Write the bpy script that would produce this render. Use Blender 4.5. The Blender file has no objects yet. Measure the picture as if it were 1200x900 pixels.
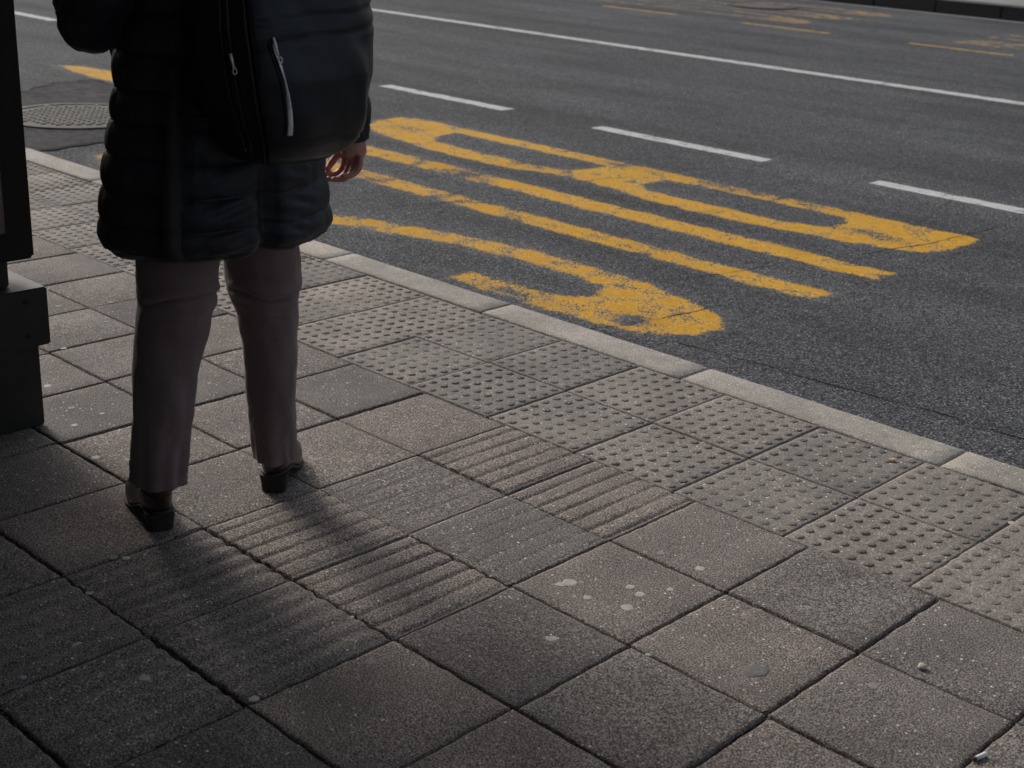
import bpy, bmesh, math, random
import numpy as np
from mathutils import Vector, Matrix, noise
random.seed(7); rng = np.random.default_rng(7)
SC = bpy.context.scene; COL = SC.collection
R_ = math.radians

# ------------------------------------------------------------------ camera
cam_d = bpy.data.cameras.new('camera'); cam = bpy.data.objects.new('camera', cam_d); COL.objects.link(cam)
SC.camera = cam
FPX, PIT, ROL, YAW = 1630.17, 0.350848, 0.0439127, -0.7573416
CL = Vector((1.97643, -2.7217, 1.50021))
fwd0 = Vector((math.sin(YAW), math.cos(YAW), 0)); right0 = Vector((math.cos(YAW), -math.sin(YAW), 0))
fwd = fwd0 * math.cos(PIT) - Vector((0, 0, 1)) * math.sin(PIT)
up0 = right0.cross(fwd)
rt = right0 * math.cos(ROL) + up0 * math.sin(ROL); up = -right0 * math.sin(ROL) + up0 * math.cos(ROL)
M = Matrix(((rt.x, up.x, -fwd.x, CL.x), (rt.y, up.y, -fwd.y, CL.y), (rt.z, up.z, -fwd.z, CL.z), (0, 0, 0, 1)))
cam.matrix_world = M
cam_d.sensor_width = 36; cam_d.lens = FPX / 1200 * 36; cam_d.clip_end = 3000; cam_d.clip_start = 0.05
cam_d.dof.use_dof = True; cam_d.dof.focus_distance = 3.7; cam_d.dof.aperture_fstop = 6.3

# ------------------------------------------------------------------ world, sun, exposure
SUN_EL, SUN_AZ = 31.0, (-0.99, 0.14)          # elevation; horizontal direction towards the sun
w = bpy.data.worlds.new('World'); SC.world = w; w.use_nodes = True
nt = w.node_tree; bg = nt.nodes['Background']
sky = nt.nodes.new('ShaderNodeTexSky'); sky.sky_type = 'NISHITA'; sky.sun_disc = False
sky.sun_elevation = R_(SUN_EL); sky.sun_rotation = math.atan2(SUN_AZ[0], SUN_AZ[1])
sky.air_density = 1.0; sky.dust_density = 4.0; sky.ozone_density = 1.0
hs = nt.nodes.new('ShaderNodeHueSaturation'); hs.inputs['Saturation'].default_value = 0.55
nt.links.new(sky.outputs[0], hs.inputs['Color']); nt.links.new(hs.outputs[0], bg.inputs[0])
bg.inputs[1].default_value = 0.07
sd = bpy.data.lights.new('sun', 'SUN'); so = bpy.data.objects.new('sun', sd); COL.objects.link(so)
sd.energy = 1.25; sd.angle = R_(18); sd.color = (1, 0.955, 0.90)
dirv = Vector((SUN_AZ[0], SUN_AZ[1], 0)).normalized() * math.cos(R_(SUN_EL)) + Vector((0, 0, math.sin(R_(SUN_EL))))
so.rotation_euler = dirv.to_track_quat('Z', 'Y').to_euler(); so.location = (-6, 1, 5)
SC.view_settings.view_transform = 'Standard'; SC.view_settings.look = 'None'
SC.view_settings.gamma = 1; SC.view_settings.use_curve_mapping = False
SC.view_settings.exposure = 0.80

# ------------------------------------------------------------------ helpers
def link(o): COL.objects.link(o); return o
def mesh_obj(name, verts, faces, m=None, parent=None, smooth=False):
    me = bpy.data.meshes.new(name); me.from_pydata([tuple(v) for v in verts], [], faces); me.update()
    if m: me.materials.append(m)
    if smooth: me.polygons.foreach_set('use_smooth', [True] * len(me.polygons))
    o = link(bpy.data.objects.new(name, me))
    if parent: o.parent = parent
    return o
def bm_obj(name, bm, m=None, parent=None, smooth=False):
    me = bpy.data.meshes.new(name); bm.to_mesh(me); bm.free()
    if m: me.materials.append(m)
    if smooth: me.polygons.foreach_set('use_smooth', [True] * len(me.polygons))
    o = link(bpy.data.objects.new(name, me))
    if parent: o.parent = parent
    return o
def tag(o, label=None, cat=None, group=None, kind=None):
    if label: o['label'] = label
    if cat: o['category'] = cat
    if group: o['group'] = group
    if kind: o['kind'] = kind
    return o
def box(bm, x0, x1, y0, y1, z0, z1, bev=0):
    r = bmesh.ops.create_cube(bm, size=1)
    for v in r['verts']:
        v.co = Vector(((x0 + x1) / 2 + v.co.x * (x1 - x0), (y0 + y1) / 2 + v.co.y * (y1 - y0), (z0 + z1) / 2 + v.co.z * (z1 - z0)))
    if bev:
        es = list({e for v in r['verts'] for e in v.link_edges})
        bmesh.ops.bevel(bm, geom=es, offset=bev, segments=2, affect='EDGES')
class MB:
    def __init__(s): s.v = []; s.f = []
    def loft(s, rings, cap0=True, cap1=True, closed=True):
        b = len(s.v); n = len(rings[0])
        for r in rings: s.v += [tuple(p) for p in r]
        for i in range(len(rings) - 1):
            for j in range(n if closed else n - 1):
                k = (j + 1) % n
                s.f.append((b + i * n + j, b + i * n + k, b + (i + 1) * n + k, b + (i + 1) * n + j))
        if cap0: s.f.append(tuple(b + j for j in range(n))[::-1])
        if cap1: s.f.append(tuple(b + (len(rings) - 1) * n + j for j in range(n)))
    def tube(s, pts, r, n=8, flat=None):
        pts = [Vector(p) for p in pts]; rings = []
        ref = Vector((0, 0, 1))
        for i, p in enumerate(pts):
            t = (pts[min(i + 1, len(pts) - 1)] - pts[max(i - 1, 0)]).normalized()
            a = t.cross(ref)
            if a.length < 1e-3: a = t.cross(Vector((1, 0, 0)))
            a.normalize(); b = t.cross(a).normalized()
            rr = r[i] if isinstance(r, (list, tuple)) else r
            ra, rb = (rr, rr) if flat is None else (rr * flat[0], rr * flat[1])
            rings.append([p + a * math.cos(q) * ra + b * math.sin(q) * rb for q in [2 * math.pi * j / n for j in range(n)]])
        s.loft(rings)
    def obj(s, name, m, parent=None, smooth=True):
        return mesh_obj(name, s.v, s.f, m, parent, smooth)
def fn(x, y, z=0.0): return noise.noise(Vector((x, y, z)))

# ------------------------------------------------------------------ material helpers
class NT:
    def __init__(s, name):
        s.m = bpy.data.materials.new(name); s.m.use_nodes = True; s.t = s.m.node_tree
        s.b = s.t.nodes['Principled BSDF']; s.tc = s.t.nodes.new('ShaderNodeTexCoord')
    def n(s, typ, **kw):
        o = s.t.nodes.new(typ)
        for k, v in kw.items(): setattr(o, k, v)
        return o
    def l(s, a, b): s.t.links.new(a, b)
    def setin(s, node, **kw):
        for k, v in kw.items():
            i = node.inputs[k.replace('_', ' ')]
            if hasattr(v, 'links') or isinstance(v, bpy.types.NodeSocket): s.l(v, i)
            else: i.default_value = v
        return node
    def coord(s, scale=(1, 1, 1)):
        mp = s.n('ShaderNodeMapping'); s.l(s.tc.outputs['Object'], mp.inputs[0]); mp.inputs['Scale'].default_value = scale
        return mp.outputs[0]
    def noise(s, scale, detail=3, rough=.55, vec=None, out='Fac'):
        o = s.n('ShaderNodeTexNoise'); s.l(vec or s.tc.outputs['Object'], o.inputs['Vector'])
        o.inputs['Scale'].default_value = scale; o.inputs['Detail'].default_value = detail; o.inputs['Roughness'].default_value = rough
        return o.outputs[out]
    def voro(s, scale, out='Color', feature='F1', vec=None, rnd=1):
        o = s.n('ShaderNodeTexVoronoi', feature=feature); s.l(vec or s.tc.outputs['Object'], o.inputs['Vector'])
        o.inputs['Scale'].default_value = scale; o.inputs['Randomness'].default_value = rnd
        return o.outputs[out]
    def ramp(s, fac, stops, interp='LINEAR'):
        o = s.n('ShaderNodeValToRGB'); s.l(fac, o.inputs[0]); cr = o.color_ramp; cr.interpolation = interp
        while len(cr.elements) < len(stops): cr.elements.new(.5)
        for e, (p, c) in zip(cr.elements, stops):
            e.position = p; e.color = (*c, 1) if isinstance(c, (tuple, list)) else (c, c, c, 1)
        return o.outputs[0]
    def mix(s, fac, a, b, mode='MIX'):
        o = s.n('ShaderNodeMix', data_type='RGBA', blend_type=mode)
        for i, v in ((0, fac), (6, a), (7, b)):
            if isinstance(v, bpy.types.NodeSocket): s.l(v, o.inputs[i])
            elif i == 0: o.inputs[i].default_value = v
            else: o.inputs[i].default_value = (*v, 1) if isinstance(v, (tuple, list)) else (v, v, v, 1)
        return o.outputs[2]
    def math(s, op, a, b=0.5, c=None, clamp=False):
        o = s.n('ShaderNodeMath', operation=op, use_clamp=clamp)
        for i, v in enumerate((a, b) if c is None else (a, b, c)):
            if isinstance(v, bpy.types.NodeSocket): s.l(v, o.inputs[i])
            else: o.inputs[i].default_value = v
        return o.outputs[0]
    def bump(s, h, strength=.5, dist=.001, prev=None):
        o = s.n('ShaderNodeBump'); s.l(h, o.inputs['Height']); o.inputs['Strength'].default_value = strength
        o.inputs['Distance'].default_value = dist
        if prev: s.l(prev, o.inputs['Normal'])
        return o.outputs[0]
    def attr(s, name, out='Fac'):
        o = s.n('ShaderNodeAttribute'); o.attribute_name = name; return o.outputs[out]
    def sepx(s, v, i=0):
        o = s.n('ShaderNodeSeparateXYZ'); s.l(v, o.inputs[0]); return o.outputs[i]
    def done(s, col=None, rough=None, normal=None, spec=None, metal=None):
        for k, v in (('Base Color', col), ('Roughness', rough), ('Normal', normal), ('Specular IOR Level', spec), ('Metallic', metal)):
            if v is None: continue
            if isinstance(v, bpy.types.NodeSocket): s.l(v, s.b.inputs[k])
            else: s.b.inputs[k].default_value = (*v, 1) if isinstance(v, (tuple, list)) else v
        return s.m

def concrete(name, base, lo=.62, speck=.30, warm=1.0, tonal=True, ct=1.0):
    N = NT(name)
    c1 = N.noise(260, 2, .6); c2 = N.noise(4.2, 5, .65); c3 = N.noise(38, 3, .6)
    b = tuple(base)
    col = N.ramp(c1, [(.36, tuple(x * (1 - .78 * ct) for x in b)), (.5, b), (.64, tuple(x * (1 + 1.4 * ct) for x in b))])
    col = N.mix(.75, col, N.ramp(c2, [(.3, .66), (.5, .98), (.7, 1.3)]), 'MULTIPLY')
    col = N.mix(.55, col, N.ramp(c3, [(.3, .7), (.7, 1.3)]), 'MULTIPLY')
    if tonal:   # every slab has a cast tone of its own
        t = N.attr('tone'); col = N.mix(1.0, col, N.ramp(t, [(0, (.60, .60, .62)), (.5, (1, .96, .93)), (1, (1.32, 1.20, 1.11))]), 'MULTIPLY')
    # exposed aggregate: small pale and brown stones
    vo = N.n('ShaderNodeTexVoronoi'); N.l(N.tc.outputs['Object'], vo.inputs['Vector']); vo.inputs['Scale'].default_value = 150
    pick = N.sepx(vo.outputs['Color'], 0); dist = vo.outputs['Distance']
    size = N.math('LESS_THAN', dist, N.math('MULTIPLY_ADD', N.sepx(vo.outputs['Color'], 2), .30, .14))
    patch = N.math('SUBTRACT', N.ramp(N.noise(5.5, 2), [(.35, .0), (.75, .11)]), 0)
    thr = N.math('SUBTRACT', .945, patch)
    sp = N.math('MULTIPLY', size, N.math('GREATER_THAN', pick, thr))
    stone = N.ramp(N.sepx(vo.outputs['Color'], 1), [(0, (.24, .17, .11)), (.4, (.50, .45, .38)), (1, (.85, .80, .72))])
    col = N.mix(sp, col, stone)
    # dark pits
    v2 = N.n('ShaderNodeTexVoronoi'); N.l(N.tc.outputs['Object'], v2.inputs['Vector']); v2.inputs['Scale'].default_value = 190
    pit = N.math('MULTIPLY', N.math('LESS_THAN', v2.outputs['Distance'], .3), N.math('GREATER_THAN', N.sepx(v2.outputs['Color'], 0), .86))
    col = N.mix(N.math('MULTIPLY', pit, .6), col, (.025, .022, .02))
    h = N.math('SUBTRACT', N.math('ADD', c1, N.math('MULTIPLY', sp, .5)), N.math('MULTIPLY', pit, .6))
    nrm = N.bump(h, 1.0 * ct, .0034); nrm = N.bump(c3, .5, .006, nrm)
    return N.done(col, N.ramp(c3, [(.3, .78), (.7, .95)]), nrm, .3)

def asphalt_nodes(N):
    mp = N.n('ShaderNodeMapping'); N.l(N.tc.outputs['Object'], mp.inputs[0]); mp.inputs['Scale'].default_value = (1, 1, 0); V0 = mp.outputs[0]
    class _T: outputs = {'Object': V0}
    N.tc = _T
    vo = N.n('ShaderNodeTexVoronoi'); N.l(V0, vo.inputs['Vector']); vo.inputs['Scale'].default_value = 150
    g = N.sepx(vo.outputs['Color'], 0)
    col = N.ramp(g, [(0, (.034, .036, .041)), (.35, (.078, .083, .092)), (.72, (.132, .138, .150)), (.9, (.185, .190, .20)), (1, (.32, .325, .33))])
    crev = N.ramp(vo.outputs['Distance'], [(.30, 1.1), (.62, .42)])
    col = N.mix(.85, col, crev, 'MULTIPLY')
    fine = N.noise(420, 2); col = N.mix(.5, col, N.ramp(fine, [(.3, .6), (.7, 1.4)]), 'MULTIPLY')
    lane = N.noise(1.0, 4, .6, N.coord((.28, 1.5, 1))); big = N.noise(.55, 4, .6)
    col = N.mix(.8, col, N.ramp(lane, [(.3, .62), (.5, 1.0), (.72, 1.32)]), 'MULTIPLY')
    col = N.mix(.6, col, N.ramp(big, [(.3, .75), (.7, 1.25)]), 'MULTIPLY')
    mid = N.noise(9, 4, .7); col = N.mix(.5, col, N.ramp(mid, [(.3, .78), (.7, 1.2)]), 'MULTIPLY')
    # thin wandering cracks
    wv = N.n('ShaderNodeMix', data_type='VECTOR'); wv.inputs[0].default_value = .18
    N.l(N.tc.outputs['Object'], wv.inputs[4]); N.l(N.noise(1.6, 4, .6, out='Color'), wv.inputs[5])
    ck = N.n('ShaderNodeTexVoronoi', feature='DISTANCE_TO_EDGE'); N.l(wv.outputs[1], ck.inputs['Vector']); ck.inputs['Scale'].default_value = .62
    crack = N.math('LESS_THAN', ck.outputs[0], .0022)
    crack = N.math('MULTIPLY', crack, N.math('GREATER_THAN', N.noise(.8, 3), .46))
    col = N.mix(N.math('MULTIPLY', crack, .35), col, (.012, .012, .012))
    h = N.math('SUBTRACT', N.math('MULTIPLY', N.math('SUBTRACT', 1.0, vo.outputs['Distance']), 1.0), N.math('MULTIPLY', crack, .5))
    h = N.math('ADD', h, N.math('MULTIPLY', fine, .3))
    return col, h, g, vo.outputs['Distance']
def asphalt():
    N = NT('asphalt'); col, h, g, d = asphalt_nodes(N)
    return N.done(col, .95, N.bump(h, .9, .004), .12)
def road_paint(name, c_lo, c_hi, grip):
    N = NT(name); col, h, g, d = asphalt_nodes(N)
    cov = N.attr('cov')
    n1 = N.noise(165, 3, .7); n2 = N.noise(6.5, 4, .7); n3 = N.noise(45, 2, .6)
    wear = N.math('ADD', N.math('MULTIPLY', n1, .55), N.math('ADD', N.math('MULTIPLY_ADD', n2, 1.7, -.67), N.math('MULTIPLY', n3, .25)))
    wear = N.math('ADD', wear, N.math('ADD', N.math('MULTIPLY', d, .20), N.math('MULTIPLY', N.math('SUBTRACT', g, .5), .42)))      # paint is lost first between the stones
    mk = N.math('MULTIPLY', N.math('SUBTRACT', N.math('MULTIPLY', cov, grip), wear), 9.0, clamp=True)
    paint = N.ramp(n2, [(.35, c_lo), (.6, c_hi)])
    paint = N.mix(.45, paint, N.ramp(n1, [(.3, .6), (.7, 1.3)]), 'MULTIPLY')
    col = N.mix(N.math('MULTIPLY', mk, .94), col, paint)
    return N.done(col, .9, N.bump(h, .75, .003), .15)
def simple(name, col, rough=.5, metal=0, bump=None, var=None, spec=.5, sheen=0):
    N = NT(name); c = col
    if var: c = N.ramp(N.noise(var[0], 4, .6), [(.3, tuple(x * var[1] for x in col)), (.7, tuple(x * var[2] for x in col))])
    nrm = None
    if bump: nrm = N.bump(N.noise(bump[0], 3), bump[1], bump[2])
    if sheen: N.b.inputs['Sheen Weight'].default_value = sheen
    return N.done(c, rough, nrm, spec, metal)

M_slab = concrete('paving slab concrete', (.150, .137, .129))
M_tact = concrete('tactile concrete', (.200, .187, .172), ct=.5)
M_kerb = concrete('kerb concrete', (.32, .305, .28), ct=.55)
M_asph = asphalt()
M_yel = road_paint('yellow road paint', (.52, .27, .020), (.80, .44, .032), .965)
M_wht = road_paint('white road paint', (.48, .48, .48), (.70, .70, .69), .97)
def dirt():
    N = NT('joint dirt'); n = N.noise(220, 4, .7); v = N.voro(230)
    c = N.ramp(n, [(.3, (.016, .012, .009)), (.6, (.050, .039, .029)), (.8, (.11, .085, .06))])
    c = N.mix(N.math('GREATER_THAN', N.sepx(v, 0), .9), c, (.22, .17, .12))
    return N.done(c, .95, N.bump(n, 1, .006), .1)
M_dirt = dirt()

# ------------------------------------------------------------------ the ground
T = 0.345; KU = 2.59 * T; RZ = -0.12
tag(mesh_obj('ground', [(-900, -900, -.4), (900, -900, -.4), (900, 900, -.4), (-900, 900, -.4)], [(0, 1, 2, 3)],
             simple('distant ground', (.12, .115, .11), .9, var=(.3, .8, 1.2))), kind='structure', label='grey ground beyond the street')
tag(mesh_obj('road', [(-60, KU - .02, RZ), (30, KU - .02, RZ), (30, 16.3, RZ), (-60, 16.3, RZ)], [(0, 1, 2, 3)], M_asph),
    kind='structure', label='grey asphalt road with yellow and white markings')

def slab_mesh(P, tones, u0, u1, v0, v1, kind='plain', gap=.0055, tone=.5, h=0.0):
    """one paving unit: wobbling worn edges, a rounded arris, slight tilt; P collects geometry"""
    g = gap * random.choice([.45, .6, .8, 1.0, 1.35])
    a0, a1, b0, b1 = u0 + g, u1 - g * random.uniform(.6, 1.3), v0 + g * random.uniform(.6, 1.3), v1 - g
    tl = .0035 if kind != 'tactile' else .0015; sx, sy = random.gauss(0, tl) * .7, random.gauss(0, tl)
    zc = h + random.gauss(0, .0013)
    near = u0 > -6 * T and u1 < 6 * T and v0 > -6 * T
    def Z(u, v): return zc + sx * (u - (u0 + u1) / 2) + sy * (v - (v0 + v1) / 2)
    if kind in ('ridge', 'faint', 'wave'):
        amp = .0042 if kind == 'ridge' else .0012
        xs = list(np.linspace(a0, a1, 61)); ys = list(np.linspace(b0, b1, 14))
        def prof(u, v):
            t = ((u - u0) / T * 6.05 + .22) % 1.0
            q = abs(t - .5) * 2                     # 1 in the groove
            d = max(0, (q - .66) / .34); d = d * d * (3 - 2 * d); gr = -amp * 1.3 * d - amp * .22 * q * q
            if kind == 'wave': gr = -.0052 * (.5 - .5 * math.cos(math.pi * q)) ** 1.3
            wearn = .75 + .5 * fn(u * 6, v * 6, 3)
            return gr * wearn + .0007 * fn(u * 40, v * 40, 1)
    else:
        n = 15 if near else 5
        xs = list(np.linspace(a0, a1, n)); ys = list(np.linspace(b0, b1, n))
        def prof(u, v): return .0006 * fn(u * 14, v * 14, 7)
    nx, ny = len(xs), len(ys); base = len(P.v)
    chip = [(random.uniform(a0, a1), random.uniform(b0, b1)) for _ in range(0)]
    for j, y in enumerate(ys):
        for i, x in enumerate(xs):
            ex = i in (0, nx - 1); ey = j in (0, ny - 1)
            X, Y = x, y
            if near:
                if ex: X += .0022 * fn(x * 3, y * 38, 2) * 2 * (1)
                if ey: Y += .0022 * fn(x * 38, y * 3, 5) * 2
            pz = prof(X, Y); z = Z(X, Y) + pz
            if ex or ey: z -= .0020
            elif i == 1 or j == 1 or i == nx - 2 or j == ny - 2: z -= .0004
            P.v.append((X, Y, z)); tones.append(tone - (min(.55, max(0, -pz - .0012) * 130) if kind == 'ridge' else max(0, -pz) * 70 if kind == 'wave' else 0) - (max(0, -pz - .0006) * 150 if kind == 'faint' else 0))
    # pull the second ring close to the edge so that the arris is narrow
    for j in range(ny):
        for i in range(nx):
            k = base + j * nx + i; x, y, z = P.v[k]
            if i == 1: x = P.v[base + j * nx][0] + .007
            if i == nx - 2: x = xs[-1] - .007
            if j == 1: y = ys[0] + .007
            if j == ny - 2: y = ys[-1] - .007
            P.v[k] = (x, y, z)
    for j in range(ny - 1):
        for i in range(nx - 1):
            k = base + j * nx + i; P.f.append((k, k + 1, k + nx + 1, k + nx))
    # side walls
    ring = [base + i for i in range(nx)] + [base + j * nx + nx - 1 for j in range(1, ny)] + \
           [base + (ny - 1) * nx + i for i in range(nx - 2, -1, -1)] + [base + j * nx for j in range(ny - 2, 0, -1)]
    b2 = len(P.v)
    for k in ring: x, y, z = P.v[k]; P.v.append((x, y, z - .03)); tones.append(tone)
    n = len(ring)
    for i in range(n): P.f.append((ring[(i + 1) % n], ring[i], b2 + i, b2 + (i + 1) % n))
    return Z
def add_tone(o, tones):
    a = o.data.attributes.new('tone', 'FLOAT', 'POINT'); a.data.foreach_set('value', np.array(tones, dtype=np.float32))

P = MB(); tones = []
rows = [0, -1, -2, -3, -4.07, -5.07, -6.07, -7.1, -8.1, -9.1, -10.1, -11.1, -12.1]
tone_fix = {(0, -1): .62, (1, -2): .68, (1, -1): .42, (0, -3): .35, (-3, -2): .72, (-3, -1): .8, (-2, -2): .35}
for r in range(len(rows) - 1):
    v1, v0 = rows[r] * T, rows[r + 1] * T
    off = .22 + (0.02 if r in (2,) else 0)
    for k in range(-42, 12):
        u0 = (off + k) * T; u1 = u0 + T
        kind = 'plain'
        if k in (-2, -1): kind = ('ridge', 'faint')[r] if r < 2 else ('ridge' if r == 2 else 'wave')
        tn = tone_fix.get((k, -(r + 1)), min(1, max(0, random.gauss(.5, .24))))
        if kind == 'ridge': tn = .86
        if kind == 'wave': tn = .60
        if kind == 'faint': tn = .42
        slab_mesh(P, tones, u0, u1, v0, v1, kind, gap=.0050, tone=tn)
pav = P.obj('pavement', M_slab, None, True); add_tone(pav, tones)
tag(pav, 'grey concrete paving slabs with dark joints', kind='structure')

# dirt bed under all the slabs
V = []; F = []
gx = np.concatenate([np.arange(-14.6, -3.5, .3), np.arange(-3.5, 1.9, .012), np.arange(1.9, 4.3, .3)])
gy = np.concatenate([np.arange(-4.3, -2.0, .25), np.arange(-2.0, 2.08 * T, .012), [2.08 * T + .004]])
for y in gy:
    for x in gx: V.append((x, y, -.0105 + .0040 * max(-.4, min(1, fn(x * 5.5, y * 5.5, 2) * 2.2)) + .0010 * fn(x * 60, y * 60, 4)))
nx_ = len(gx)
for j in range(len(gy) - 1):
    for i in range(nx_ - 1): F.append((j * nx_ + i, j * nx_ + i + 1, (j + 1) * nx_ + i + 1, (j + 1) * nx_ + i))
tag(mesh_obj('joint_soil', V, F, M_dirt), 'dark dirt packed in the joints between the slabs', kind='structure')

# tactile blister tiles
P = MB(); tones = []
def dome(P, tones, x, y, z, r, h, tn, n=10):
    base = len(P.v)
    prof = [(1.0, -.001), (.86, h * .55), (.62, h * .9), (.30, h)]
    ph = random.random()
    for (q, dz) in prof:
        for j in range(n):
            a = 2 * math.pi * (j + ph) / n
            P.v.append((x + math.cos(a) * r * q, y + math.sin(a) * r * q, z + dz)); tones.append(tn)
    for i in range(3):
        for j in range(n):
            k = (j + 1) % n; P.f.append((base + i * n + j, base + i * n + k, base + (i + 1) * n + k, base + (i + 1) * n + j))
    P.f.append(tuple(base + 3 * n + j for j in range(n)))
for row, (v0, v1) in enumerate(((0.0, 1.0), (1.0, 2.05))):
    for k in range(-40, 11):
        u0, u1 = k * T, (k + 1) * T
        tn = min(1, max(0, random.gauss(.52, .12)))
        vA, vB = v0 * T, v1 * T
        Z = slab_mesh(P, tones, u0, u1, vA, vB, 'tactile', gap=.0030, tone=tn)
        for i in range(7):
            for j in range(7):
                x = u0 + (i + .5) * T / 7 * .985 + .0025; y = vA + (j + .5) * (vB - vA) / 7 * .985 + .0025
                wr = .40 + .60 * max(0, min(1, .5 + fn(x * 3, y * 3, 9) * 1.4)) * random.uniform(.7, 1.1)
                dome(P, tones, x + random.gauss(0, .0006), y + random.gauss(0, .0006), Z(x, y), .0148 * random.uniform(.92, 1.05), .0042 * wr, tn - .26)
tac = P.obj('tactile_paving', M_tact, None, True); add_tone(tac, tones)
tag(tac, 'pale grey tactile paving of two rows of blister tiles along the kerb', kind='structure')

# kerb stones
P = MB(); tones = []
k0 = 1.105; kl = 2.65
prof = [(2.085, -.10), (2.085, -.0035), (2.098, 0), (2.2, .0), (2.35, .0), (2.52, 0), (2.562, -.004), (2.583, -.012), (2.594, -.024), (2.60, -.05), (2.605, -.16)]
for k in range(-13, 4):
    a, b = (k0 + k * kl) * T + .0035, (k0 + (k + 1) * kl) * T - .0035
    tn = random.uniform(.4, .65); ns = 25; sh = random.gauss(0, .0012)
    rings = []
    for i in range(ns + 1):
        u = a + (b - a) * i / ns; e = .004 if i in (0, ns) else 0
        if i == 1: u = a + .006
        if i == ns - 1: u = b - .006
        rings.append([(u, v * T + .0022 * fn(u * 9, q * .7, k) + .0045 * (fn(u * 2.2, 4, 1) if q < 3 else 0) + sh, z - (e if z > -.05 else 0) + (.0012 * fn(u * 12, q, 3) if q > 1 else 0)) for q, (v, z) in enumerate(prof)])
    b0 = len(P.v); P.loft(rings, closed=False); tones += [tn] * (len(P.v) - b0)
kb = P.obj('kerb', M_kerb, None, True); add_tone(kb, tones)
tag(kb, 'pale concrete kerb stones between the tactile tiles and the road', kind='structure')

# far side: gutter line, dark kerb, pavement
bm = bmesh.new(); box(bm, -60, 30, 16.17, 16.32, RZ - .1, RZ + .006)
tag(bm_obj('far_gutter', bm, simple('pale gutter', (.24, .24, .24), .8, var=(6, .8, 1.2))), kind='structure')
bm = bmesh.new()
for k in range(-60, 30): box(bm, k, k + .992, 16.322, 16.62, RZ - .1, .07, .012)
tag(bm_obj('far_kerb', bm, simple('shade-dark kerb', (.018, .018, .019), .75, var=(20, .7, 1.4))), kind='structure', label='dark kerb across the road')  # near-black colour stands in for shade on the kerb face
bm = bmesh.new()
for k in range(-60, 30):
    for j in range(9): box(bm, k + .003, k + .997, 16.63 + j, 17.622 + j, RZ, .072 + random.gauss(0, .001))
tag(bm_obj('far_pavement', bm, simple('far paving', (.20, .195, .19), .85, var=(3, .8, 1.2))), kind='structure')

# ------------------------------------------------------------------ road markings
def sd_poly(px, py, poly):
    """signed distance, positive inside"""
    p = np.array(poly); q = np.roll(p, -1, 0); d = np.full(px.shape, 1e9); ins = np.zeros(px.shape, bool)
    for (x0, y0), (x1, y1) in zip(p, q):
        ex, ey = x1 - x0, y1 - y0; L = ex * ex + ey * ey
        t = np.clip(((px - x0) * ex + (py - y0) * ey) / L, 0, 1)
        d = np.minimum(d, np.hypot(px - x0 - t * ex, py - y0 - t * ey))
        c = ((y0 > py) != (y1 > py)) & (px < (x1 - x0) * (py - y0) / (y1 - y0 + 1e-12) + x0)
        ins ^= c
    return np.where(ins, d, -d)
def marking(name, outer, holes, mat, label, wear=(), feather=.07, xf=None, step=.02, base=.90, soft_end=0, z=RZ + .0007):
    o = np.array(outer); x0, y0 = o.min(0) - .05; x1, y1 = o.max(0) + .05
    nx = max(3, int((x1 - x0) / step)); ny = max(4, int((y1 - y0) / step))
    X, Y = np.meshgrid(np.linspace(x0, x1, nx), np.linspace(y0, y1, ny))
    s = sd_poly(X, Y, outer)
    for h in holes: s = np.minimum(s, -sd_poly(X, Y, h))
    cov = np.clip((s + feather * .62) / feather, 0, 1) * base
    for (wx, wy, rx, ry, k) in wear:
        cov *= 1 - k * np.exp(-(((X - wx) / rx) ** 2 + ((Y - wy) / ry) ** 2))
    keep = s > -.06; idx = -np.ones(X.shape, int); V = []; C = []
    F = []
    for j in range(ny - 1):
        for i in range(nx - 1):
            if keep[j, i] or keep[j, i + 1] or keep[j + 1, i] or keep[j + 1, i + 1]:
                f = []
                for (a, b) in ((j, i), (j, i + 1), (j + 1, i + 1), (j + 1, i)):
                    if idx[a, b] < 0:
                        idx[a, b] = len(V); x, y = X[a, b], Y[a, b]
                        if xf: x, y = xf(x, y)
                        V.append((x, y, z)); C.append(cov[a, b])
                    f.append(int(idx[a, b]))
                F.append(tuple(f))
    ob = mesh_obj(name, V, F, mat)
    at = ob.data.attributes.new('cov', 'FLOAT', 'POINT'); at.data.foreach_set('value', np.array(C, dtype=np.float32))
    return tag(ob, label, kind='structure')
B_out = [(-1.02, 3.845), (-1.02, 3.50), (-1.08, 3.33), (-1.25, 3.25), (-1.5, 3.20), (-1.9, 3.145), (-2.3, 3.11), (-2.6, 3.13), (-2.95, 3.19), (-3.2, 3.215), (-3.42, 3.20),
         (-3.62, 3.12), (-3.9, 3.10), (-4.4, 3.11), (-4.75, 3.17), (-5.0, 3.23), (-5.2, 3.33), (-5.34, 3.55), (-5.33, 3.78), (-5.15, 3.855), (-4.8, 3.84), (-3, 3.845)]
B_h1 = [(-4.66, 3.66), (-4.64, 3.50), (-4.52, 3.36), (-4.1, 3.335), (-3.6, 3.33), (-3.40, 3.38), (-3.36, 3.52), (-3.38, 3.66)]
B_h2 = [(-2.89, 3.64), (-2.88, 3.42), (-2.76, 3.34), (-2.3, 3.335), (-1.85, 3.34), (-1.68, 3.42), (-1.66, 3.56), (-1.72, 3.66), (-2.2, 3.675)]
U_out = [(-.97, 2.885), (-.97, 2.69), (-4.3, 2.685), (-4.65, 2.64), (-4.78, 2.54), (-4.66, 2.44), (-4.3, 2.395), (-.97, 2.37), (-.97, 2.185), (-4.2, 2.20), (-4.9, 2.23), (-5.2, 2.33), (-5.33, 2.54), (-5.2, 2.76), (-4.9, 2.87), (-4.3, 2.90)]
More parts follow.
